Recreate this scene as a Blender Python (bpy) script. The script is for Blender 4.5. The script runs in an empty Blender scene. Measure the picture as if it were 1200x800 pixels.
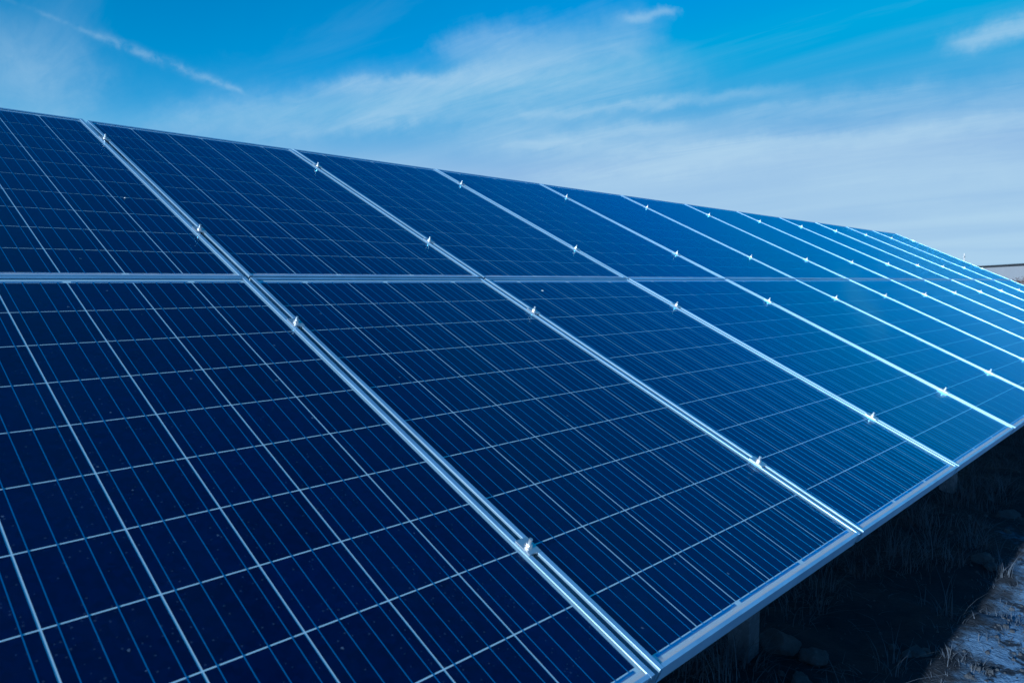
import bpy, bmesh, math, random
from mathutils import Vector, Matrix, noise
random.seed(7)
C = bpy.context.scene.collection
sc = bpy.context.scene
R = math.radians

# ------------------------------------------------------------------ camera
TILT = R(24.967)
HM = 1.5                                   # height of the seam between the two panel rows
CAM = Vector((-1.07516, -2.19347, 1.48731))
RIGHT = Vector((0.697032, -0.717040, 0.0))
DOWN = Vector((-0.059039, -0.057392, -0.996604))
FWD = Vector((0.714605, 0.694665, -0.082338))
FPX = 862.394                              # focal length in pixels of a 1200 px wide picture
cam = bpy.data.cameras.new('camera')
cam_o = bpy.data.objects.new('camera', cam); C.objects.link(cam_o)
cam.sensor_fit = 'HORIZONTAL'; cam.sensor_width = 36.0
cam.lens = FPX / 1200 * 36.0
cam.clip_start = 0.02; cam.clip_end = 6000
cam.dof.use_dof = True; cam.dof.focus_distance = 3.2; cam.dof.aperture_fstop = 8.0
m = Matrix((RIGHT, -DOWN, -FWD)).transposed().to_4x4(); m.translation = CAM
cam_o.matrix_world = m
sc.camera = cam_o

def ray(x, y):
    return (RIGHT * ((x - 600) / FPX) + DOWN * ((y - 400) / FPX) + FWD).normalized()
def on_ground(x, y, z=0.0):
    d = ray(x, y); return CAM + d * ((z - CAM.z) / d.z)
def azel(x, y):
    d = ray(x, y); return math.degrees(math.atan2(d.y, d.x)), math.degrees(math.asin(d.z))

# ------------------------------------------------------------------ colour management
vs = sc.view_settings
vs.view_transform = 'Standard'; vs.look = 'None'; vs.gamma = 1.0; vs.use_curve_mapping = False
vs.exposure = 0.18
vs.use_white_balance = True                # the photograph's cold white balance
vs.white_balance_temperature = 5200
vs.white_balance_tint = 2
sc.cycles.max_bounces = 6; sc.cycles.diffuse_bounces = 3; sc.cycles.glossy_bounces = 3; sc.cycles.transparent_max_bounces = 8
sc.cycles.caustics_reflective = False; sc.cycles.caustics_refractive = False

# ------------------------------------------------------------------ sun and sky
SUN_EL = R(15.0); SUN_AZ = R(181.2)        # azimuth measured from +X towards +Y
sdir = Vector((math.cos(SUN_EL) * math.cos(SUN_AZ), math.cos(SUN_EL) * math.sin(SUN_AZ), math.sin(SUN_EL)))
sun = bpy.data.lights.new('sun', 'SUN'); sun.energy = 5.0; sun.angle = R(0.53); sun.color = (1.0, 0.95, 0.88)
sun_o = bpy.data.objects.new('sun', sun); C.objects.link(sun_o)
sun_o.rotation_euler = sdir.to_track_quat('Z', 'Y').to_euler(); sun_o.location = (-20, 0, 12)

world = bpy.data.worlds.new('World'); sc.world = world; world.use_nodes = True
wt = world.node_tree; wt.nodes.clear()
class NT:
    """small helper to write node trees as expressions"""
    def __init__(s, t): s.t = t
    def n(s, typ, **kw):
        nd = s.t.nodes.new(typ)
        for k, v in kw.items(): setattr(nd, k, v)
        return nd
    def put(s, sock, v):
        if isinstance(v, bpy.types.NodeSocket): s.t.links.new(v, sock)
        elif v is not None: sock.default_value = v
    def m(s, op, a, b=None, c=None, clamp=False):
        nd = s.n('ShaderNodeMath', operation=op, use_clamp=clamp)
        s.put(nd.inputs[0], a); s.put(nd.inputs[1], b); s.put(nd.inputs[2], c)
        return nd.outputs[0]
    def vm(s, op, a, b=None):
        nd = s.n('ShaderNodeVectorMath', operation=op); s.put(nd.inputs[0], a); s.put(nd.inputs[1], b); return nd.outputs[0]
    def xyz(s, v):
        nd = s.n('ShaderNodeSeparateXYZ'); s.put(nd.inputs[0], v); return nd.outputs
    def vec(s, x, y, z):
        nd = s.n('ShaderNodeCombineXYZ'); s.put(nd.inputs[0], x); s.put(nd.inputs[1], y); s.put(nd.inputs[2], z); return nd.outputs[0]
    def mapping(s, v, loc=(0,0,0), rot=(0,0,0), scale=(1,1,1)):
        nd = s.n('ShaderNodeMapping'); s.put(nd.inputs[0], v)
        nd.inputs[1].default_value = loc; nd.inputs[2].default_value = rot; nd.inputs[3].default_value = scale
        return nd.outputs[0]
    def noise(s, v, scale, detail=4.0, rough=0.55, dist=0.0, col=False):
        nd = s.n('ShaderNodeTexNoise'); s.put(nd.inputs['Vector'], v)
        nd.inputs['Scale'].default_value = scale; nd.inputs['Detail'].default_value = detail
        nd.inputs['Roughness'].default_value = rough; nd.inputs['Distortion'].default_value = dist
        return nd.outputs['Color' if col else 'Fac']
    def ss(s, v, a, b, c=0.0, d=1.0):
        nd = s.n('ShaderNodeMapRange', interpolation_type='SMOOTHSTEP')
        s.put(nd.inputs[0], v)
        for i, q in enumerate((a, b, c, d)): nd.inputs[1 + i].default_value = q
        return nd.outputs[0]
    def mix(s, f, a, b, blend='MIX'):
        nd = s.n('ShaderNodeMix', data_type='RGBA', blend_type=blend)
        s.put(nd.inputs[0], f)
        for sock, v in ((nd.inputs[6], a), (nd.inputs[7], b)):
            s.put(sock, (*v, 1.0) if isinstance(v, tuple) and len(v) == 3 else v)
        return nd.outputs[2]

w = NT(wt)
sky = w.n('ShaderNodeTexSky', sky_type='NISHITA', sun_disc=False)
sky.sun_elevation = SUN_EL; sky.sun_rotation = R(90.0) - SUN_AZ
sky.altitude = 300; sky.air_density = 1.0; sky.dust_density = 0.35; sky.ozone_density = 2.5
hs = w.n('ShaderNodeHueSaturation'); hs.inputs['Saturation'].default_value = 1.45; hs.inputs['Hue'].default_value = 0.49; hs.inputs['Value'].default_value = 0.95
w.put(hs.inputs['Color'], sky.outputs[0])
gen = w.n('ShaderNodeTexCoord').outputs['Generated']
dx, dy, dz = w.xyz(gen)
az = w.m('MULTIPLY', w.m('ARCTAN2', dy, dx), 57.29578)
el = w.m('MULTIPLY', w.m('ARCSINE', dz), 57.29578)
# feathered displacement of the cirrus strands
nz = w.noise(gen, 9.0, 5.0, 0.6, col=True)
nx, ny, _ = w.xyz(nz)
azd = w.m('ADD', az, w.m('MULTIPLY', w.m('SUBTRACT', nx, 0.5), 5.0))
eld = w.m('ADD', el, w.m('MULTIPLY', w.m('SUBTRACT', ny, 0.5), 2.2))
nz2 = w.noise(gen, 34.0, 6.0, 0.62, col=True)
nx2, ny2, _ = w.xyz(nz2)
azd = w.m('ADD', azd, w.m('MULTIPLY', w.m('SUBTRACT', nx2, 0.5), 2.6))
eld = w.m('ADD', eld, w.m('MULTIPLY', w.m('SUBTRACT', ny2, 0.5), 1.1))
azs = w.m('ADD', az, w.m('MULTIPLY', w.m('SUBTRACT', nx2, 0.5), 1.1))
els = w.m('ADD', el, w.m('ADD', w.m('MULTIPLY', w.m('SUBTRACT', ny2, 0.5), 0.55), w.m('MULTIPLY', w.m('SUBTRACT', ny, 0.5), 0.35)))
patch = w.ss(w.noise(gen, 38.0, 5.0, 0.6), 0.36, 0.62, 0.15, 1.25)
def strand(p0, p1, width, amount, straight=False):
    (a0, e0), (a1, e1) = azel(*p0), azel(*p1)
    ux, uy = a1 - a0, e1 - e0; L2 = ux * ux + uy * uy; L = math.sqrt(L2)
    A = w.m('SUBTRACT', azs if straight else azd, a0); E_ = w.m('SUBTRACT', els if straight else eld, e0)
    t = w.m('DIVIDE', w.m('MULTIPLY_ADD', A, ux, w.m('MULTIPLY', E_, uy)), L2)
    q = w.m('DIVIDE', w.m('MULTIPLY_ADD', E_, ux, w.m('MULTIPLY', A, -uy)), L * width)
    g = w.m('EXPONENT', w.m('MULTIPLY', w.m('MULTIPLY', q, q), -1.0))
    tc = w.m('MULTIPLY', w.m('SUBTRACT', t, 0.5), 1.85)
    tc2 = w.m('MULTIPLY', tc, tc)
    win = w.m('EXPONENT', w.m('MULTIPLY', w.m('MULTIPLY', tc2, tc2), -1.0))
    r = w.m('MULTIPLY', w.m('MULTIPLY', g, win), amount)
    return w.m('MULTIPLY', r, patch) if straight else r
STRANDS = [((18,4),(160,62),0.15,.13,True), ((120,44),(265,100),0.32,.24,True), ((240,92),(300,114),0.16,.14,True),
           ((190,150),(460,100),1.3,.42), ((390,100),(560,90),0.45,.40), ((420,134),(620,75),1.2,.58), ((300,155),(520,128),0.7,.30),
           ((520,56),(620,42),1.0,.30), ((580,85),(760,42),2.0,.42), ((728,21),(797,17),0.32,.36),
           ((1112,50),(1240,14),0.60,.66), ((590,132),(900,108),0.40,.36), ((850,137),(1080,105),0.8,.34),
           ((700,198),(1240,150),1.7,.52), ((540,152),(880,168),1.7,.45), ((-60,70),(90,95),2.6,.34),
           ((560,112),(800,92),1.8,.30), ((1000,150),(1260,95),1.5,.25),
           ((610,208),(930,178),0.55,.40), ((760,180),(1230,138),0.45,.45), ((590,168),(780,150),0.45,.35), ((960,215),(1240,190),0.8,.40), ((1040,250),(1240,240),0.6,.3)]
cl = None
for a in STRANDS:
    v = strand(*a); cl = v if cl is None else w.m('ADD', cl, v)
# cirrus veil on a flat layer high above the ground, streaked along one wind direction
inv = w.m('DIVIDE', 1.0, w.m('ADD', w.m('MAXIMUM', dz, 0.0), 0.10))
lay = w.vec(w.m('MULTIPLY', dx, inv), w.m('MULTIPLY', dy, inv), 0.0)
lm = w.mapping(lay, (3.1, 1.7, 0), (0, 0, R(38)), (1.5, 0.42, 1))
veil = w.noise(lm, 1.1, 7.0, 0.6, 0.7)
veil = w.ss(veil, 0.42, 0.80)
fine = w.noise(w.mapping(lay, (0, 0, 0), (0, 0, R(33)), (3.6, 1.0, 1)), 1.5, 7.0, 0.65, 1.4)
cl = w.m('MULTIPLY', cl, w.ss(fine, 0.25, 0.75, 0.60, 1.25))
lowfade = w.ss(el, 1.0, 12.5, 1.0, 0.0)
soft = w.noise(w.mapping(lay, (5, 2, 0), (0, 0, R(36)), (1.2, 0.35, 1)), 1.0, 4.0, 0.5, 0.4)
haze = w.m('MULTIPLY', lowfade, w.m('MULTIPLY_ADD', w.ss(soft, 0.3, 0.7), 0.40, 0.46))
fac = w.m('ADD', w.m('MULTIPLY_ADD', cl, 0.92, w.m('MULTIPLY', veil, 0.10)), w.m('MULTIPLY', haze, 2.1))
fac = w.m('SUBTRACT', 1.0, w.m('EXPONENT', w.m('MULTIPLY', fac, -1.25)))
clear = w.mix(1.0, hs.outputs[0], (1.4, 2.45, 4.0), 'DARKEN')
skyc = w.mix(fac, clear, (3.85, 4.5, 4.7))
bg = w.n('ShaderNodeBackground'); bg.inputs[1].default_value = 0.13
w.put(bg.inputs[0], skyc)
wo = w.n('ShaderNodeOutputWorld'); wt.links.new(bg.outputs[0], wo.inputs[0])

# ------------------------------------------------------------------ materials
def mat(name):
    mm = bpy.data.materials.new(name); mm.use_nodes = True; t = mm.node_tree; t.nodes.clear()
    out = t.nodes.new('ShaderNodeOutputMaterial')
    return mm, NT(t), out
def principled(n, out, base, rough=0.5, metal=0.0, spec=0.5, bump=None):
    b = n.n('ShaderNodeBsdfPrincipled')
    n.put(b.inputs['Base Color'], (*base, 1.0) if isinstance(base, tuple) else base)
    n.put(b.inputs['Roughness'], rough); n.put(b.inputs['Metallic'], metal); n.put(b.inputs['Specular IOR Level'], spec)
    if bump is not None:
        bp = n.n('ShaderNodeBump'); n.put(bp.inputs['Height'], bump[0]); bp.inputs['Strength'].default_value = bump[1]
        bp.inputs['Distance'].default_value = bump[2]; n.t.links.new(bp.outputs[0], b.inputs['Normal'])
    n.t.links.new(b.outputs[0], out.inputs[0]); return b
M = {}
def objco(n): return n.n('ShaderNodeTexCoord').outputs['Object']
def orand(n): return n.n('ShaderNodeObjectInfo').outputs['Random']

# anodised aluminium of the frames: slightly stained, fine drawing lines
mm, n, o = mat('anodised_aluminium')
co = objco(n); gco = n.n('ShaderNodeNewGeometry').outputs['Position']
st = n.noise(gco, 9.0, 5.0, 0.6); fn = n.noise(gco, 420.0, 2.0, 0.5)
base = n.mix(n.ss(st, 0.35, 0.75), (0.50, 0.70, 0.88), (0.38, 0.56, 0.73))
principled(n, o, base, n.m('MULTIPLY_ADD', st, 0.14, 0.26), 0.66, 0.5, (fn, 0.06, 0.0005)); M['alu'] = mm
# galvanised steel of the mounting frame
mm, n, o = mat('galvanised_steel')
co = n.n('ShaderNodeNewGeometry').outputs['Position']
vz = n.n('ShaderNodeTexVoronoi'); n.put(vz.inputs['Vector'], co); vz.inputs['Scale'].default_value = 55
base = n.mix(n.xyz(vz.outputs['Color'])[0], (0.12, 0.16, 0.22), (0.18, 0.23, 0.30))
principled(n, o, base, 0.5, 0.75, 0.5); M['galv'] = mm
# stainless clamp and bolt
mm, n, o = mat('stainless_steel')
co = n.n('ShaderNodeNewGeometry').outputs['Position']
principled(n, o, n.mix(n.noise(co, 60, 3), (0.62, 0.63, 0.65), (0.80, 0.80, 0.80)), 0.36, 0.85, 0.5); M['steel'] = mm
# polycrystalline cell with its blue antireflective coating
mm, n, o = mat('silicon_cell')
gp = n.n('ShaderNodeNewGeometry').outputs['Position']
vz = n.n('ShaderNodeTexVoronoi'); n.put(vz.inputs['Vector'], gp); vz.inputs['Scale'].default_value = 85; vz.inputs['Randomness'].default_value = 1
cr = n.xyz(vz.outputs['Color'])[0]
f = n.m('ADD', n.m('MULTIPLY', cr, 0.55), n.m('MULTIPLY', orand(n), 0.45))
base = n.mix(f, (0.0010, 0.0022, 0.022), (0.0032, 0.0070, 0.050))
b = principled(n, o, base, 0.32, 0.0, 0.35)
n.put(b.inputs['Specular Tint'], (0.12, 0.40, 1.0, 1)); M['cell'] = mm
# white backsheet
mm, n, o = mat('backsheet')
gp = n.n('ShaderNodeNewGeometry').outputs['Position']
principled(n, o, n.mix(n.noise(gp, 14, 4), (0.80, 0.82, 0.84), (0.86, 0.87, 0.88)), 0.6, 0, 0.3); M['back'] = mm
# tinned copper ribbon
mm, n, o = mat('tinned_ribbon')
gp = n.n('ShaderNodeNewGeometry').outputs['Position']
principled(n, o, n.mix(n.noise(gp, 30, 3), (0.11, 0.37, 0.66), (0.16, 0.44, 0.74)), 0.38, 0.8, 0.5); M['ribbon'] = mm
# front glass: clear, bluish antireflective sheen, dust film and specks, dirt line at the lower edge
mm, n, o = mat('front_glass')
co = objco(n); ox, oy, oz = n.xyz(co)
gp = n.n('ShaderNodeNewGeometry').outputs['Position']
ge = n.n('ShaderNodeNewGeometry')                 # air side reflects (Fresnel); the inner face is bonded to the cells
dt = n.n('ShaderNodeVectorMath', operation='DOT_PRODUCT'); n.put(dt.inputs[0], ge.outputs['Normal']); n.put(dt.inputs[1], ge.outputs['Incoming'])
cs = n.m('SUBTRACT', 1.0, n.m('ABSOLUTE', dt.outputs['Value']), clamp=True)
fres = n.m('MULTIPLY', n.m('MULTIPLY_ADD', n.m('POWER', cs, 5.0), 0.88, 0.032), n.m('SUBTRACT', 1.0, ge.outputs['Backfacing']))
gl = n.n('ShaderNodeBsdfGlossy'); gl.inputs[0].default_value = (0.15, 0.56, 0.92, 1)
n.put(gl.inputs['Roughness'], n.m('MULTIPLY_ADD', n.noise(gp, 3.0, 4), 0.05, 0.02))
tr = n.n('ShaderNodeBsdfTransparent'); tr.inputs[0].default_value = (0.91, 0.975, 1.0, 1)
ms = n.n('ShaderNodeMixShader'); n.put(ms.inputs[0], fres)
n.t.links.new(tr.outputs[0], ms.inputs[1]); n.t.links.new(gl.outputs[0], ms.inputs[2])
vz = n.n('ShaderNodeTexVoronoi'); n.put(vz.inputs['Vector'], gp); vz.inputs['Scale'].default_value = 26

big = n.xyz(vz.outputs['Color'])
speck = n.m('MULTIPLY', n.m('LESS_THAN', n.m('ADD', vz.outputs['Distance'], n.m('MULTIPLY', n.noise(gp, 260, 2), 0.10)), n.m('MULTIPLY', big[1], 0.15)), n.m('GREATER_THAN', big[0], 0.62))
vz2 = n.n('ShaderNodeTexVoronoi'); n.put(vz2.inputs['Vector'], gp); vz2.inputs['Scale'].default_value = 120
b2 = n.xyz(vz2.outputs['Color'])
speck2 = n.m('MULTIPLY', n.m('LESS_THAN', vz2.outputs['Distance'], n.m('MULTIPLY', b2[1], 0.26)), n.m('GREATER_THAN', b2[0], 0.45))
film = n.m('MULTIPLY', n.ss(n.noise(gp, 7.0, 6.0, 0.65), 0.35, 0.8), 0.006)
edge = n.ss(n.m('ADD', oy, n.m('MULTIPLY', n.noise(gp, 25, 4), 0.010)), -0.8150, -0.7990, 0.70, 0.0)
dirt = n.m('ADD', n.m('ADD', film, edge), n.m('ADD', n.m('MULTIPLY', speck, 0.20), n.m('MULTIPLY', speck2, 0.055)), clamp=True)
df = n.n('ShaderNodeBsdfDiffuse'); n.put(df.inputs[0], n.mix(n.m('GREATER_THAN', edge, 0.05), (0.32, 0.43, 0.60), (0.62, 0.61, 0.63)))
ms2 = n.n('ShaderNodeMixShader'); n.put(ms2.inputs[0], n.m('MULTIPLY', dirt, n.m('SUBTRACT', 1.0, ge.outputs['Backfacing'])))
n.t.links.new(ms.outputs[0], ms2.inputs[1]); n.t.links.new(df.outputs[0], ms2.inputs[2])
n.t.links.new(ms2.outputs[0], o.inputs[0]); M['glass'] = mm
# ground: gravelly soil, painted paler where sunlit, darker where the array shades it
mm, n, o = mat('soil')
gp = n.n('ShaderNodeNewGeometry').outputs['Position']
px, py, pz = n.xyz(gp)
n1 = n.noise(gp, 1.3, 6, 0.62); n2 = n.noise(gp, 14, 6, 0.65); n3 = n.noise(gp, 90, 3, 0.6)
lit_mask = n.ss(n.m('ADD', py, n.m('ADD', n.m('MULTIPLY', n.m('SUBTRACT', n1, 0.5), 1.1), n.m('MULTIPLY', n.m('SUBTRACT', n2, 0.5), 0.5))), -1.68, -1.36, 1.0, 0.0)
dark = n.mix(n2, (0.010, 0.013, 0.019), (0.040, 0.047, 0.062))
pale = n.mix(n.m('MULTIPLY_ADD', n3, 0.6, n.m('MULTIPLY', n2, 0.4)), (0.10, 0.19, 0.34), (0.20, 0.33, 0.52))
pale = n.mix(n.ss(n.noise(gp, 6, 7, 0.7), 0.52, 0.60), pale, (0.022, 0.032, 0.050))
principled(n, o, n.mix(lit_mask, dark, pale), 0.95, 0, 0.15, (n.m('ADD', n2, n.m('MULTIPLY', n3, 0.5)), 0.7, 0.02)); M['soil'] = mm
mm, n, o = mat('field_stone')
gp = n.n('ShaderNodeNewGeometry').outputs['Position']
q = n.noise(gp, 18, 6, 0.65)
principled(n, o, n.mix(q, (0.030, 0.036, 0.048), (0.11, 0.125, 0.15)), 0.9, 0, 0.2, (n.noise(gp, 40, 8, 0.7), 1.0, 0.02)); M['stone'] = mm
mm, n, o = mat('dry_grass')
gp = n.n('ShaderNodeNewGeometry').outputs['Position']
principled(n, o, n.mix(n.noise(gp, 8, 3), (0.030, 0.040, 0.058), (0.13, 0.155, 0.20)), 0.8, 0, 0.2); M['grass'] = mm
mm, n, o = mat('concrete')
gp = n.n('ShaderNodeNewGeometry').outputs['Position']
principled(n, o, n.mix(n.noise(gp, 16, 6), (0.08, 0.08, 0.08), (0.15, 0.15, 0.15)), 0.9, 0, 0.2, (n.noise(gp, 70, 4), 0.3, 0.005)); M['concrete'] = mm
def simple(key, c0, c1, scale, rough, metal=0.0):
    mm, n, o = mat(key); gp = n.n('ShaderNodeNewGeometry').outputs['Position']
    principled(n, o, n.mix(n.noise(gp, scale, 5), c0, c1), rough, metal, 0.3); M[key] = mm
simple('white_render', (0.44, 0.45, 0.48), (0.50, 0.51, 0.54), 0.6, 0.85)
simple('dark_roof', (0.030, 0.032, 0.036), (0.06, 0.06, 0.065), 0.8, 0.6)
simple('pale_metal', (0.50, 0.48, 0.47), (0.62, 0.60, 0.58), 2.0, 0.5, 0.2)
simple('red_twigs', (0.060, 0.032, 0.026), (0.14, 0.08, 0.06), 1.5, 0.85)
simple('bark', (0.05, 0.04, 0.035), (0.10, 0.085, 0.07), 6.0, 0.9)
simple('dropping', (0.55, 0.55, 0.52), (0.78, 0.78, 0.76), 300.0, 0.8)
simple('black_plastic', (0.02, 0.02, 0.02), (0.03, 0.03, 0.03), 20.0, 0.5)

# ------------------------------------------------------------------ object helpers
def link(name, me, material, parent=None, loc=None):
    o = bpy.data.objects.new(name, me); C.objects.link(o)
    if material is not None and len(me.materials) == 0: me.materials.append(material)
    if parent is not None: o.parent = parent
    if loc is not None: o.location = loc
    return o
def mesh_from(bm, name, smooth=False):
    me = bpy.data.meshes.new(name)
    bmesh.ops.recalc_face_normals(bm, faces=bm.faces)
    if smooth:
        for f in bm.faces: f.smooth = True
    bm.to_mesh(me); bm.free(); return me
def box(bm, x0, x1, y0, y1, z0, z1):
    v = [bm.verts.new((x, y, z)) for z in (z0, z1) for y in (y0, y1) for x in (x0, x1)]
    for f in ((0,2,3,1), (4,5,7,6), (0,1,5,4), (1,3,7,5), (3,2,6,7), (2,0,4,6)): bm.faces.new([v[i] for i in f])
def box_mesh(name, *a):
    bm = bmesh.new(); box(bm, *a); return mesh_from(bm, name)
def prism(bm, prof, a, b, axis='y'):
    """extrude a closed 2D profile (p, z) along y or x"""
    mk = (lambda p, z, t: (p, t, z)) if axis == 'y' else (lambda p, z, t: (t, p, z))
    r0 = [bm.verts.new(mk(p, z, a)) for p, z in prof]; r1 = [bm.verts.new(mk(p, z, b)) for p, z in prof]
    k = len(prof)
    for i in range(k): bm.faces.new((r0[i], r0[(i+1) % k], r1[(i+1) % k], r1[i]))
    bm.faces.new(r0[::-1]); bm.faces.new(r1)
def cyl(bm, p0, p1, r0, r1=None, seg=12):
    p0, p1 = Vector(p0), Vector(p1); r1 = r0 if r1 is None else r1
    d = (p1 - p0).normalized(); u = d.orthogonal().normalized(); v = d.cross(u)
    a = [bm.verts.new(p0 + (u * math.cos(2*math.pi*i/seg) + v * math.sin(2*math.pi*i/seg)) * r0) for i in range(seg)]
    b = [bm.verts.new(p1 + (u * math.cos(2*math.pi*i/seg) + v * math.sin(2*math.pi*i/seg)) * r1) for i in range(seg)]
    for i in range(seg): bm.faces.new((a[i], a[(i+1) % seg], b[(i+1) % seg], b[i]))
    bm.faces.new(a[::-1]); bm.faces.new(b)
def empty(name, loc, rot=(0, 0, 0)):
    o = bpy.data.objects.new(name, None); C.objects.link(o); o.location = loc; o.rotation_euler = rot
    o.empty_display_size = 0.1; return o
def tag(o, label, cat, group=None):
    o['label'] = label; o['category'] = cat
    if group: o['group'] = group
    return o

D2 = Vector((0, math.cos(TILT), math.sin(TILT))); NRM = Vector((0, -math.sin(TILT), math.cos(TILT)))
PITCH = 1.012                                # panel width plus the gap between columns
def on_array(u, v, h):                       # u in panel columns, v metres up the slope, h above the frame tops
    return Vector((u * PITCH, 0, HM)) + D2 * v + NRM * h

# ------------------------------------------------------------------ ground
def axis_coords(lo, hi, fine0, fine1, step):
    c = [fine0 + i * step for i in range(int((fine1 - fine0) / step) + 1)]
    s, x = step, c[-1]
    while x < hi: s *= 1.45; x += s; c.append(min(x, hi))
    s, x, l = step, c[0], []
    while x > lo: s *= 1.45; x -= s; l.append(max(x, lo))
    return l[::-1] + c
def gz(x, y):
    r = math.hypot(x - 2, y)
    k = 1.0 / (1 + (r / 25.0) ** 2)
    q = Vector((x, y, 0))
    return k * (0.05 * noise.noise(q * 0.7) + 0.055 * noise.noise(q * 2.3) + 0.022 * noise.noise(q * 8.0) + 0.007 * noise.noise(q * 21.0)) - 0.01
xs = axis_coords(-2500, 3000, -0.4, 7.0, 0.05); ys = axis_coords(-2500, 3000, -3.4, 0.6, 0.05)
verts = [(x, y, gz(x, y)) for y in ys for x in xs]
k = len(xs)
faces = [(j*k+i, j*k+i+1, (j+1)*k+i+1, (j+1)*k+i) for j in range(len(ys)-1) for i in range(k-1)]
me = bpy.data.meshes.new('ground'); me.from_pydata(verts, [], faces); me.polygons.foreach_set('use_smooth', [True]*len(faces))
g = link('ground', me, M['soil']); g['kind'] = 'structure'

# ------------------------------------------------------------------ mounting frame (steel under the panels)
COLS = range(-5, 11)                         # column u..u+1, sixteen columns
CLAMP_V = (-1.321, -0.312, 0.378, 1.382)
U0, U1 = -5, 11
frame = empty('mounting_frame', (U0 * PITCH, 0, 0))
tag(frame, 'galvanised steel posts and rails carrying the tilted solar panels', 'mounting frame')
fx = -U0 * PITCH
prof = [(-0.020, -0.040), (0.020, -0.040), (0.020, 0.0), (0.006, 0.0), (0.006, -0.004), (0.016, -0.004), (0.016, -0.036), (-0.016, -0.036), (-0.016, -0.004), (-0.006, -0.004), (-0.006, 0.0), (-0.020, 0.0)]
c_, s_ = math.cos(TILT), math.sin(TILT)
for v in CLAMP_V:
    bm = bmesh.new(); p = on_array(0, v, -0.040)
    pr = [(p.y + a * c_ - b * s_, p.z + a * s_ + b * c_) for a, b in prof]
    prism(bm, pr, 0.03, (U1 - U0) * PITCH - 0.03, 'x')
    link('purlin', mesh_from(bm, 'purlin'), M['galv'], frame)
POST_X = [1.575 + 3.036 * i for i in range(-2, 4)]
for x in POST_X:
    # rafter along the slope, a C profile
    bm = bmesh.new()
    pr = [(-0.025, -0.160), (0.025, -0.160), (0.025, -0.0795), (-0.025, -0.0795), (-0.025, -0.083), (0.021, -0.083), (0.021, -0.157), (-0.025, -0.157)]
    prism(bm, pr, -1.50, 1.50, 'y')
    rot = Matrix.Rotation(TILT, 4, 'X'); bm.transform(Matrix.Translation((x + fx, 0, HM)) @ rot)
    link('rafter', mesh_from(bm, 'rafter'), M['galv'], frame)
    for py in (-0.86, 0.86):
        top = HM + py * math.tan(TILT) - 0.11 / c_
        bm = bmesh.new()
        X = x + fx + 0.025
        q = [(0.0, -0.045), (0.09, -0.045), (0.09, -0.030), (0.086, -0.030), (0.086, -0.041), (0.004, -0.041), (0.004, 0.041), (0.086, 0.041), (0.086, 0.030), (0.09, 0.030), (0.09, 0.045), (0.0, 0.045)]
        z0 = -0.15
        r0 = [bm.verts.new((X + 0.0005 + a, py + b, z0)) for a, b in q]; r1 = [bm.verts.new((X + 0.0005 + a, py + b, top)) for a, b in q]
        for i in range(len(q)): bm.faces.new((r0[i], r0[(i+1) % len(q)], r1[(i+1) % len(q)], r1[i]))
        bm.faces.new(r0[::-1]); bm.faces.new(r1)
        post = link('post', mesh_from(bm, 'post'), M['galv'], frame)
        bm = bmesh.new(); cyl(bm, (X + 0.045, py, -0.20), (X + 0.045, py, gz(x + 0.07, py) - 0.03), 0.13, 0.115, 20)
        link('footing', mesh_from(bm, 'footing'), M['concrete'], post)

# ------------------------------------------------------------------ solar panels
W, L, H = 0.996, 1.660, 0.040                # one panel
FR = 0.0130                                  # width of the frame lip
def rail_profile(outer, sign, FR=FR):
    """closed (p, z) profile of a frame rail; outer = outer wall position, sign = direction towards the panel's middle"""
    r = 0.0013; q = 0.0021; pts = [(0, 0), (0, H - r)]
    for i in range(1, 7): a = math.pi/2 * i / 6; pts.append((r - r*math.cos(a), H - r + r*math.sin(a)))
    for i in range(0, 7): a = math.pi/2 * i / 6; pts.append((FR - q + q*math.sin(a), H - q + q*math.cos(a)))
    pts += [(FR, 0.0370), (0.0035, 0.0370), (0.0035, 0.0320), (0.0105, 0.0320), (0.0105, 0.0300), (0.002, 0.0300), (0.002, 0.002), (0.028, 0.002), (0.028, 0)]
    return [(outer + sign * p, z) for p, z in pts]
def rail(kind):
    bm = bmesh.new()
    if kind == 'left': prism(bm, rail_profile(-W/2, 1), -L/2, L/2, 'y')
    if kind == 'right': prism(bm, rail_profile(W/2, -1), -L/2, L/2, 'y')
    e = W/2 - FR - 0.0002
    if kind in ('top', 'bottom'):
        s = 1 if kind == 'top' else -1
        z1 = 0.0004                          # a hair lower than the long rails
        pr = [(p, z - z1 if z > 0.03 else z) for p, z in rail_profile(s * L/2 - s * 0.0003, -s, 0.0092)]
        prism(bm, pr, -e, e, 'x')
    return mesh_from(bm, 'frame_rail')
RAILS = [rail(k) for k in ('left', 'right', 'top', 'bottom')]
CELL_W, CELL_H = 0.1563, 0.1568
CPX, CPY = 0.1605, 0.1600
ME_BACK = box_mesh('backsheet', -W/2 + 0.0045, W/2 - 0.0045, -L/2 + 0.0045, L/2 - 0.0045, 0.0325, 0.0335)
ME_CELL = box_mesh('cell', -CELL_W/2, CELL_W/2, -CELL_H/2, CELL_H/2, 0, 0.0004)
ME_RIB = box_mesh('ribbon', -0.0009, 0.0009, -0.8050, 0.8050, 0, 0.0004)
ME_BUS = {k: box_mesh('bus_ribbon', -k/2, k/2, -0.0034, 0.0034, 0, 0.0005) for k in (0.300, 0.140)}
ME_GLASS = box_mesh('glass', -W/2 + 0.004, W/2 - 0.004, -L/2 + 0.004, L/2 - 0.004, 0.0345, 0.0373)
bm = bmesh.new(); box(bm, -0.06, 0.06, -0.05, 0.05, 0.012, 0.0325)
bmesh.ops.bevel(bm, geom=bm.edges[:], offset=0.004, segments=2, affect='EDGES')
ME_JB = mesh_from(bm, 'junction_box')

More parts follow.
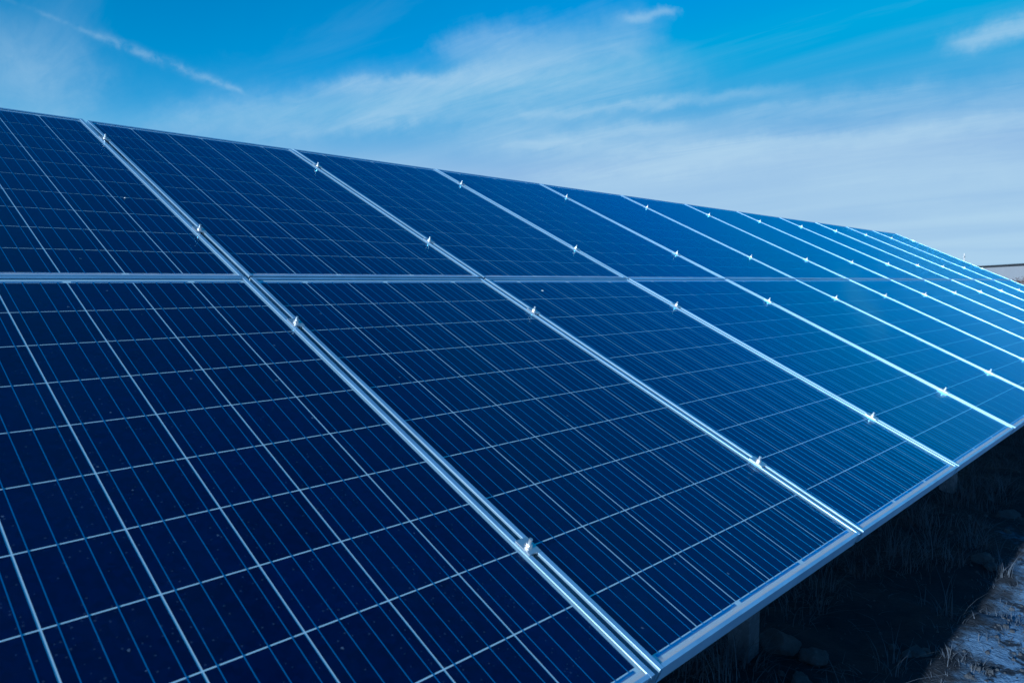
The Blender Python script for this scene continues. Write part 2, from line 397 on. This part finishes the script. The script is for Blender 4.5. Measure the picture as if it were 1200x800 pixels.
def build_panel():
    root = empty('solar_panel', (0, 0, 0), (TILT, 0, 0))
    for me in RAILS: link('frame_rail', me, M['alu'], root)
    bk = link('backsheet', ME_BACK, M['back'], root)
    for j in range(10):
        for i in range(6):
            link('cell', ME_CELL, M['cell'], bk, ((i - 2.5) * CPX, (j - 4.5) * CPY, 0.0336))
    for i in range(6):
        for q in (-3, -1, 1, 3):
            link('ribbon', ME_RIB, M['ribbon'], bk, ((i - 2.5) * CPX + q * CELL_W / 8, 0, 0.03385))
    for i in (-1, 0, 1):
        link('bus_ribbon', ME_BUS[0.300], M['ribbon'], bk, (i * 2 * CPX, -0.8046, 0.0336))
    for x, k in ((-2.5 * CPX, 0.140), (-CPX, 0.300), (CPX, 0.300), (2.5 * CPX, 0.140)):
        link('bus_ribbon', ME_BUS[k], M['ribbon'], bk, (x, 0.8046, 0.0336))
    link('glass', ME_GLASS, M['glass'], root)
    link('junction_box', ME_JB, M['black_plastic'], root, (0, 0.70, 0))
    return root
KIDS = {}
def children_of(o):
    return [c for c in bpy.data.objects if c.parent == o]
def snapshot(root):
    tree = []
    for c in children_of(root): tree.append((c, children_of(c)))
    return tree
def copy_thing(root, tree):
    r = root.copy(); C.objects.link(r)
    for c, subs in tree:
        d = c.copy(); C.objects.link(d); d.parent = r
        for s in subs:
            e = s.copy(); C.objects.link(e); e.parent = d
    return r
ORD = ['', 'first', 'second', 'third', 'fourth', 'fifth', 'sixth', 'seventh', 'eighth', 'ninth', 'tenth', 'eleventh', 'twelfth', 'thirteenth', 'fourteenth', 'fifteenth', 'sixteenth']
NUM = ['', 'one', 'two', 'three', 'four', 'five', 'six', 'seven', 'eight', 'nine', 'ten', 'eleven', 'twelve', 'thirteen', 'fourteen', 'fifteen', 'sixteen']
proto = build_panel(); tree = snapshot(proto); first = True
rg = random.Random(3)
for row, vc in (('lower', -0.8335), ('upper', 0.8335)):
    for u in COLS:
        p = proto if first else copy_thing(proto, tree); first = False
        p.location = on_array(u + 0.5, vc + rg.uniform(-0.0012, 0.0012), -H)
        p.rotation_euler = (TILT + rg.uniform(-0.0016, 0.0016), rg.uniform(-0.0016, 0.0016), rg.uniform(-0.0006, 0.0006))
        kk = U1 - u
        tag(p, 'blue polycrystalline solar panel in the %s row, %s from the far free end' % (row, ORD[kk]), 'solar panel', 'solar panels of the tilted array')

# ------------------------------------------------------------------ clamps
def clamp_meshes():
    bm = bmesh.new()                          # hat shaped plate bridging two frames
    t = 0.003
    pr = [(-0.0160, 0.0), (-0.0160, t), (-0.0060, t), (-0.0055, t), (0.0065, t), (0.0165, t), (0.0165, 0.0), (0.0072, 0.0), (0.0066, -0.012), (0.0040, -0.012), (0.0040, -0.0005), (-0.0025, -0.0005), (-0.0025, -0.012), (-0.0048, -0.012), (-0.0052, 0.0)]
    prism(bm, pr, -0.0185, 0.0185, 'y')
    plate = mesh_from(bm, 'plate')
    bm = bmesh.new(); cyl(bm, (0.001, 0, -0.041), (0.001, 0, 0.0180), 0.0036, 0.0036, 12); bolt = mesh_from(bm, 'bolt')
    bm = bmesh.new(); cyl(bm, (0.001, 0, t - 0.0002), (0.001, 0, t + 0.0055), 0.0066, 0.0066, 6)
    cyl(bm, (0.001, 0, t - 0.0004), (0.001, 0, t + 0.0012), 0.0082, 0.0082, 16); nut = mesh_from(bm, 'nut')
    return plate, bolt, nut
PL, BO, NU = clamp_meshes()
def build_clamp():
    r = empty('panel_clamp', (0, 0, 0), (TILT, 0, 0))
    link('plate', PL, M['steel'], r); link('bolt', BO, M['steel'], r); link('nut', NU, M['steel'], r)
    return r
cproto = build_clamp(); ctree = snapshot(cproto); first = True
for u in range(-4, 12):
    for i, v in enumerate(CLAMP_V):
        cpy = cproto if first else copy_thing(cproto, ctree); first = False
        off = 0.0 if u < 11 else -0.004
        cpy.location = on_array(u, v, 0.0) + Vector((off, 0, 0)) + D2 * rg.uniform(-0.006, 0.006)
        cpy.rotation_euler = (TILT, 0, rg.uniform(-0.05, 0.05)); cpy.scale = (1.05, 1.2, 1.12)
        row = 'lower' if i < 2 else 'upper'; hi = 'lower' if i in (0, 2) else 'upper'
        kk = 11 - u
        if u < 11:
            lb = 'bolted clamp between %s row panels %s and %s from far end, %s of two' % (row, NUM[kk], NUM[kk+1], hi)
        else:
            lb = 'bolted end clamp on the free edge of the %s row, %s of two' % (row, hi)
        tag(cpy, lb, 'clamp', 'clamps holding the solar panels')

# ------------------------------------------------------------------ droppings on the glass
def splat(px, py, size, label, seed):
    rr = random.Random(seed)
    d = ray(px, py); h = -0.0027
    t = ((on_array(0, 0, h) - CAM).dot(NRM)) / d.dot(NRM); p = CAM + d * t
    bm = bmesh.new(); c = bm.verts.new((0, 0, 0.0016)); ring = []; kN = 14
    for i in range(kN):
        a = 2*math.pi*i/kN; r = size * rr.uniform(0.5, 1.15)
        ring.append(bm.verts.new((r*math.cos(a)*1.3, r*math.sin(a), -0.0001)))
    mid = [bm.verts.new((v.co.x*0.6, v.co.y*0.6, 0.0012)) for v in ring]
    for i in range(kN):
        j = (i+1) % kN
        bm.faces.new((ring[i], ring[j], mid[j], mid[i])); bm.faces.new((mid[i], mid[j], c))
    bm.faces.new(ring[::-1])
    o = link('bird_dropping', mesh_from(bm, 'bird_dropping', True), M['dropping'])
    o.location = p; o.rotation_euler = (TILT, 0, 0); tag(o, label, 'dropping'); return o
splat(636, 340.5, 0.0065, 'small white bird dropping on glass just below the seam between panel rows', 1)
splat(147, 232, 0.0045, 'pale bird dropping on an upper panel, near its clamp side', 2)

# ------------------------------------------------------------------ stones, gravel, dry grass
def stone(x, y, size, seed, label, flat=0.65):
    rr = random.Random(seed); bm = bmesh.new(); bmesh.ops.create_icosphere(bm, subdivisions=4, radius=1.0)
    off = Vector((rr.uniform(-50, 50), rr.uniform(-50, 50), rr.uniform(-50, 50)))
    cuts = [Vector((rr.gauss(0,1), rr.gauss(0,1), rr.gauss(0,1))).normalized() for _ in range(9)]
    for v in bm.verts:
        p = v.co.copy()
        for cn in cuts:
            dd = p.dot(cn) - 0.62
            if dd > 0: p -= cn * dd * 0.9
        p *= 1 + 0.22 * noise.noise(p * 1.7 + off) + 0.10 * noise.noise(p * 4.5 + off) + 0.05 * noise.noise(p * 11 + off)
        v.co = Vector((p.x * size * rr_s[0], p.y * size * rr_s[1], p.z * size * flat))
    me = mesh_from(bm, 'stone', True)
    o = link('stone', me, M['stone'], None, (x, y, gz(x, y) + size * flat * 0.38)); o.rotation_euler = (rr.uniform(-.2,.2), rr.uniform(-.2,.2), rr.uniform(0, 6))
    tag(o, label, 'stone', 'stones lying along the array'); return o
STONES = [(917, 752, 0.115, 'large jagged stone beside the steel post under the panels'),
          (955, 768, 0.085, 'rough stone lying just past the large jagged one'),
          (938, 790, 0.060, 'small stone between two larger ones by the post'),
          (1077, 763, 0.050, 'pale rounded stone by the edge of the sunlit ground'),
          (1062, 765, 0.034, 'smaller pale stone touching distance from the rounded one'),
          (1048, 752, 0.030, 'little stone on shaded soil near the pale pair'),
          (1148, 660, 0.075, 'stone at the rim of the sunlit gravel with dry grass'),
          (1160, 668, 0.050, 'lesser stone next to the one rimming the gravel'),
          (1120, 575, 0.10, 'weathered stone half hidden in dry grass under the row'),
          (1180, 606, 0.09, 'weathered stone among grass farther along the row')]
for i, (px, py, s, lb) in enumerate(STONES):
    p = on_ground(px, py); rs = random.Random(90 + i); rr_s = (rs.uniform(.85, 1.2), rs.uniform(.8, 1.05))
    stone(p.x, p.y, s * 0.8, 40 + i, lb, rs.uniform(.5, .75))

rg = random.Random(11)
vs_, fs_ = [], []
def pebble(x, y, s):
    b = len(vs_); z = gz(x, y)
    a0 = rg.uniform(0, 6); h = s * rg.uniform(0.5, 0.9)
    for i in range(5):
        a = a0 + i * 1.2566; r = s * rg.uniform(0.75, 1.15); vs_.append((x + r*math.cos(a), y + r*math.sin(a), z - 0.002))
    for i in range(5):
        a = a0 + i * 1.2566 + .3; r = s * rg.uniform(0.45, 0.75); vs_.append((x + r*math.cos(a), y + r*math.sin(a), z + h))
    for i in range(5):
        j = (i+1) % 5; fs_.append((b+i, b+j, b+5+j, b+5+i))
    fs_.append(tuple(b+5+i for i in range(5)))
for _ in range(16000):
    x = rg.uniform(0.6, 9.0); y = rg.uniform(-3.2, 0.2)
    if y > -1.55 and rg.random() < 0.93: continue
    pebble(x, y, 0.0035 * math.exp(abs(rg.gauss(0, 0.75))))
me = bpy.data.meshes.new('gravel'); me.from_pydata(vs_, [], fs_)
gr = link('gravel', me, M['stone']); gr['kind'] = 'stuff'; tag(gr, 'loose gravel scattered over the sunlit ground beside the array', 'gravel')

vs_, fs_ = [], []
def blade(x, y, h, lean, az, wd):
    b = len(vs_); z = gz(x, y) - 0.01; dxx, dyy = math.cos(az), math.sin(az); sx, sy = -dyy, dxx
    for i in range(5):
        t = i / 4; q = lean * t * t; hh = h * (t - 0.21 * min(lean / max(h, .01), 3.5) * t * t)
        wq = wd * (1 - t * 0.85)
        cx, cy = x + dxx * q, y + dyy * q
        vs_.append((cx - sx*wq, cy - sy*wq, z + hh)); vs_.append((cx + sx*wq, cy + sy*wq, z + hh))
    for i in range(4): fs_.append((b+2*i, b+2*i+1, b+2*i+3, b+2*i+2))
def tuft(x, y, nb, hmax, spread):
    for _ in range(nb):
        a = rg.uniform(0, 6.283); r = spread * math.sqrt(rg.random())
        h = hmax * rg.uniform(0.35, 1.0)
        blade(x + r*math.cos(a), y + r*math.sin(a), h, h * rg.uniform(0.2, 1.3), a + rg.uniform(-1, 1), rg.uniform(0.0012, 0.0028))
for _ in range(1100):
    x = rg.uniform(0.8, 12.0); y = rg.uniform(-1.45, 0.9)
    if noise.noise(Vector((x * 1.1, y * 1.5, 4))) < -0.12: continue
    tuft(x, y, rg.randint(9, 26), rg.uniform(0.08, 0.30), rg.uniform(0.03, 0.12))
for _ in range(260):
    x = rg.uniform(1.2, 8.0); y = -1.35 - abs(rg.gauss(0, 0.28))
    tuft(x, y, rg.randint(5, 12), rg.uniform(0.015, 0.055), rg.uniform(0.02, 0.06))
for _ in range(9000):                        # dead stems and litter lying on the soil
    x = rg.uniform(0.9, 9.0); y = rg.uniform(-1.75, 0.3) if rg.random() < 0.8 else rg.uniform(-2.6, -1.4)
    if noise.noise(Vector((x * 2.1, y * 2.6, 9))) < -0.05: continue
    h = rg.uniform(0.012, 0.05); blade(x, y, h, h * rg.uniform(1.0, 3.2), rg.uniform(0, 6.283), rg.uniform(0.0012, 0.0034))
for px, py in ((862, 760), (872, 765), (850, 770), (880, 770), (1120, 770), (1140, 775), (1195, 728), (1130, 640), (1080, 610)):
    p = on_ground(px, py); tuft(p.x, p.y, 24, 0.20 if px < 1000 else 0.06, 0.06)
me = bpy.data.meshes.new('dry_grass'); me.from_pydata(vs_, [], fs_)
gr = link('dry_grass', me, M['grass']); gr['kind'] = 'stuff'; tag(gr, 'dry tangled grass growing under and along the panel array', 'grass')

# ------------------------------------------------------------------ far building, pole, bushes
def polar(px, dist):
    a = R(azel(px, 320)[0]); return Vector((CAM.x + dist * math.cos(a), CAM.y + dist * math.sin(a), 0))
A = polar(1200, 133.0); B = polar(1148, 153.0)
e = (B - A).normalized(); nrm = Vector((-e.y, e.x, 0))          # away from the camera
base = A - e * 45; ln = (B - A).length + 45 + 150
bld = empty('warehouse', (base.x, base.y, 0), (0, 0, math.atan2(e.y, e.x)))
tag(bld, 'long low white building with a dark flat roof edge behind the array', 'building')
ztop = CAM.z + 133.0 * math.tan(R(azel(1200, 308.5)[1]))
nb = 28; bw = ln / nb
ME_WP = box_mesh('wall_panel', 0.012, bw - 0.012, -0.2, 0, -0.3, ztop - 0.31)
for i in range(nb):
    link('wall_panel', ME_WP, M['white_render'], bld, (i * bw, 0, 0))
link('wall', box_mesh('wall', 0, ln, -18, -0.03, -0.3, ztop - 0.30), M['white_render'], bld)
bm = bmesh.new(); box(bm, -0.2, ln + 0.2, -18.2, 0.12, ztop - 0.30, ztop)
link('roof', mesh_from(bm, 'roof'), M['dark_roof'], bld)
for i in (2, 5):
    d = link('door', box_mesh('door', 0, 1.1, -0.02, 0.04, 0, 2.1), M['pale_metal'], bld, (i * bw + 2.0, 0, 0))
    bm = bmesh.new(); cyl(bm, (0.95, 0.10, 1.05), (0.95, 0.03, 1.05), 0.03); link('handle', mesh_from(bm, 'handle'), M['dark_roof'], d)

pp = polar(1129, 118.0); ptop = CAM.z + 118.0 * math.tan(R(azel(1129, 297)[1]))
pole = empty('utility_pole', (pp.x, pp.y, 0)); tag(pole, 'thin pale pole standing behind the free end of the array', 'pole')
bm = bmesh.new(); cyl(bm, (0, 0, -0.5), (0, 0, ptop), 0.11, 0.075, 12); link('shaft', mesh_from(bm, 'shaft'), M['pale_metal'], pole)
bm = bmesh.new(); box(bm, -0.35, 0.35, -0.05, 0.05, ptop - 0.5, ptop - 0.4); link('crossarm', mesh_from(bm, 'crossarm'), M['pale_metal'], pole)
for xx in (-0.28, 0.28):
    bm = bmesh.new(); cyl(bm, (xx, 0, ptop - 0.402), (xx, 0, ptop - 0.26), 0.035, 0.025, 8); link('insulator', mesh_from(bm, 'insulator'), M['white_render'], pole)

def bush(p, h, wd, seed, label):
    rr = random.Random(seed); root = empty('bare_bush', (p.x, p.y, 0)); tag(root, label, 'bush', 'bushes in front of the warehouse')
    bm = bmesh.new()
    for _ in range(9):
        a = rr.uniform(0, 6.28); cyl(bm, (rr.uniform(-.1,.1), rr.uniform(-.1,.1), -0.1), (math.cos(a)*wd*.4, math.sin(a)*wd*.4, h*rr.uniform(.5,.8)), 0.03, 0.008, 6)
    link('stem', mesh_from(bm, 'stem'), M['bark'], root)
    vv, ff = [], []
    for _ in range(2600):
        d = Vector((rr.gauss(0,1), rr.gauss(0,1), rr.gauss(0,1))).normalized() * rr.random() ** 0.45
        k = 1 + 0.35 * noise.noise(d * 2.3 + Vector((seed, 0, 0)))
        c = Vector((d.x * wd/2 * k, d.y * wd/2 * k, h * 0.55 + d.z * h * 0.45 * k)); s = rr.uniform(0.02, 0.06)
        u = Vector((rr.gauss(0,1), rr.gauss(0,1), rr.gauss(0,1))).normalized(); v = u.orthogonal().normalized()
        b = len(vv); vv += [c - u*s, c + v*s*.5, c + u*s, c - v*s*.5]; ff.append((b, b+1, b+2, b+3))
    me = bpy.data.meshes.new('crown'); me.from_pydata(vv, [], ff); link('crown', me, M['red_twigs'], root)
bush(polar(1196, 72.0), 1.75, 1.7, 5, 'reddish bare bush close to the free edge of the array')
bush(polar(1240, 70.0), 1.5, 1.9, 6, 'lower brown bush on open ground to the warehouse side')
bush(polar(1300, 78.0), 1.9, 2.2, 8, 'wide brown bush standing before the warehouse wall')
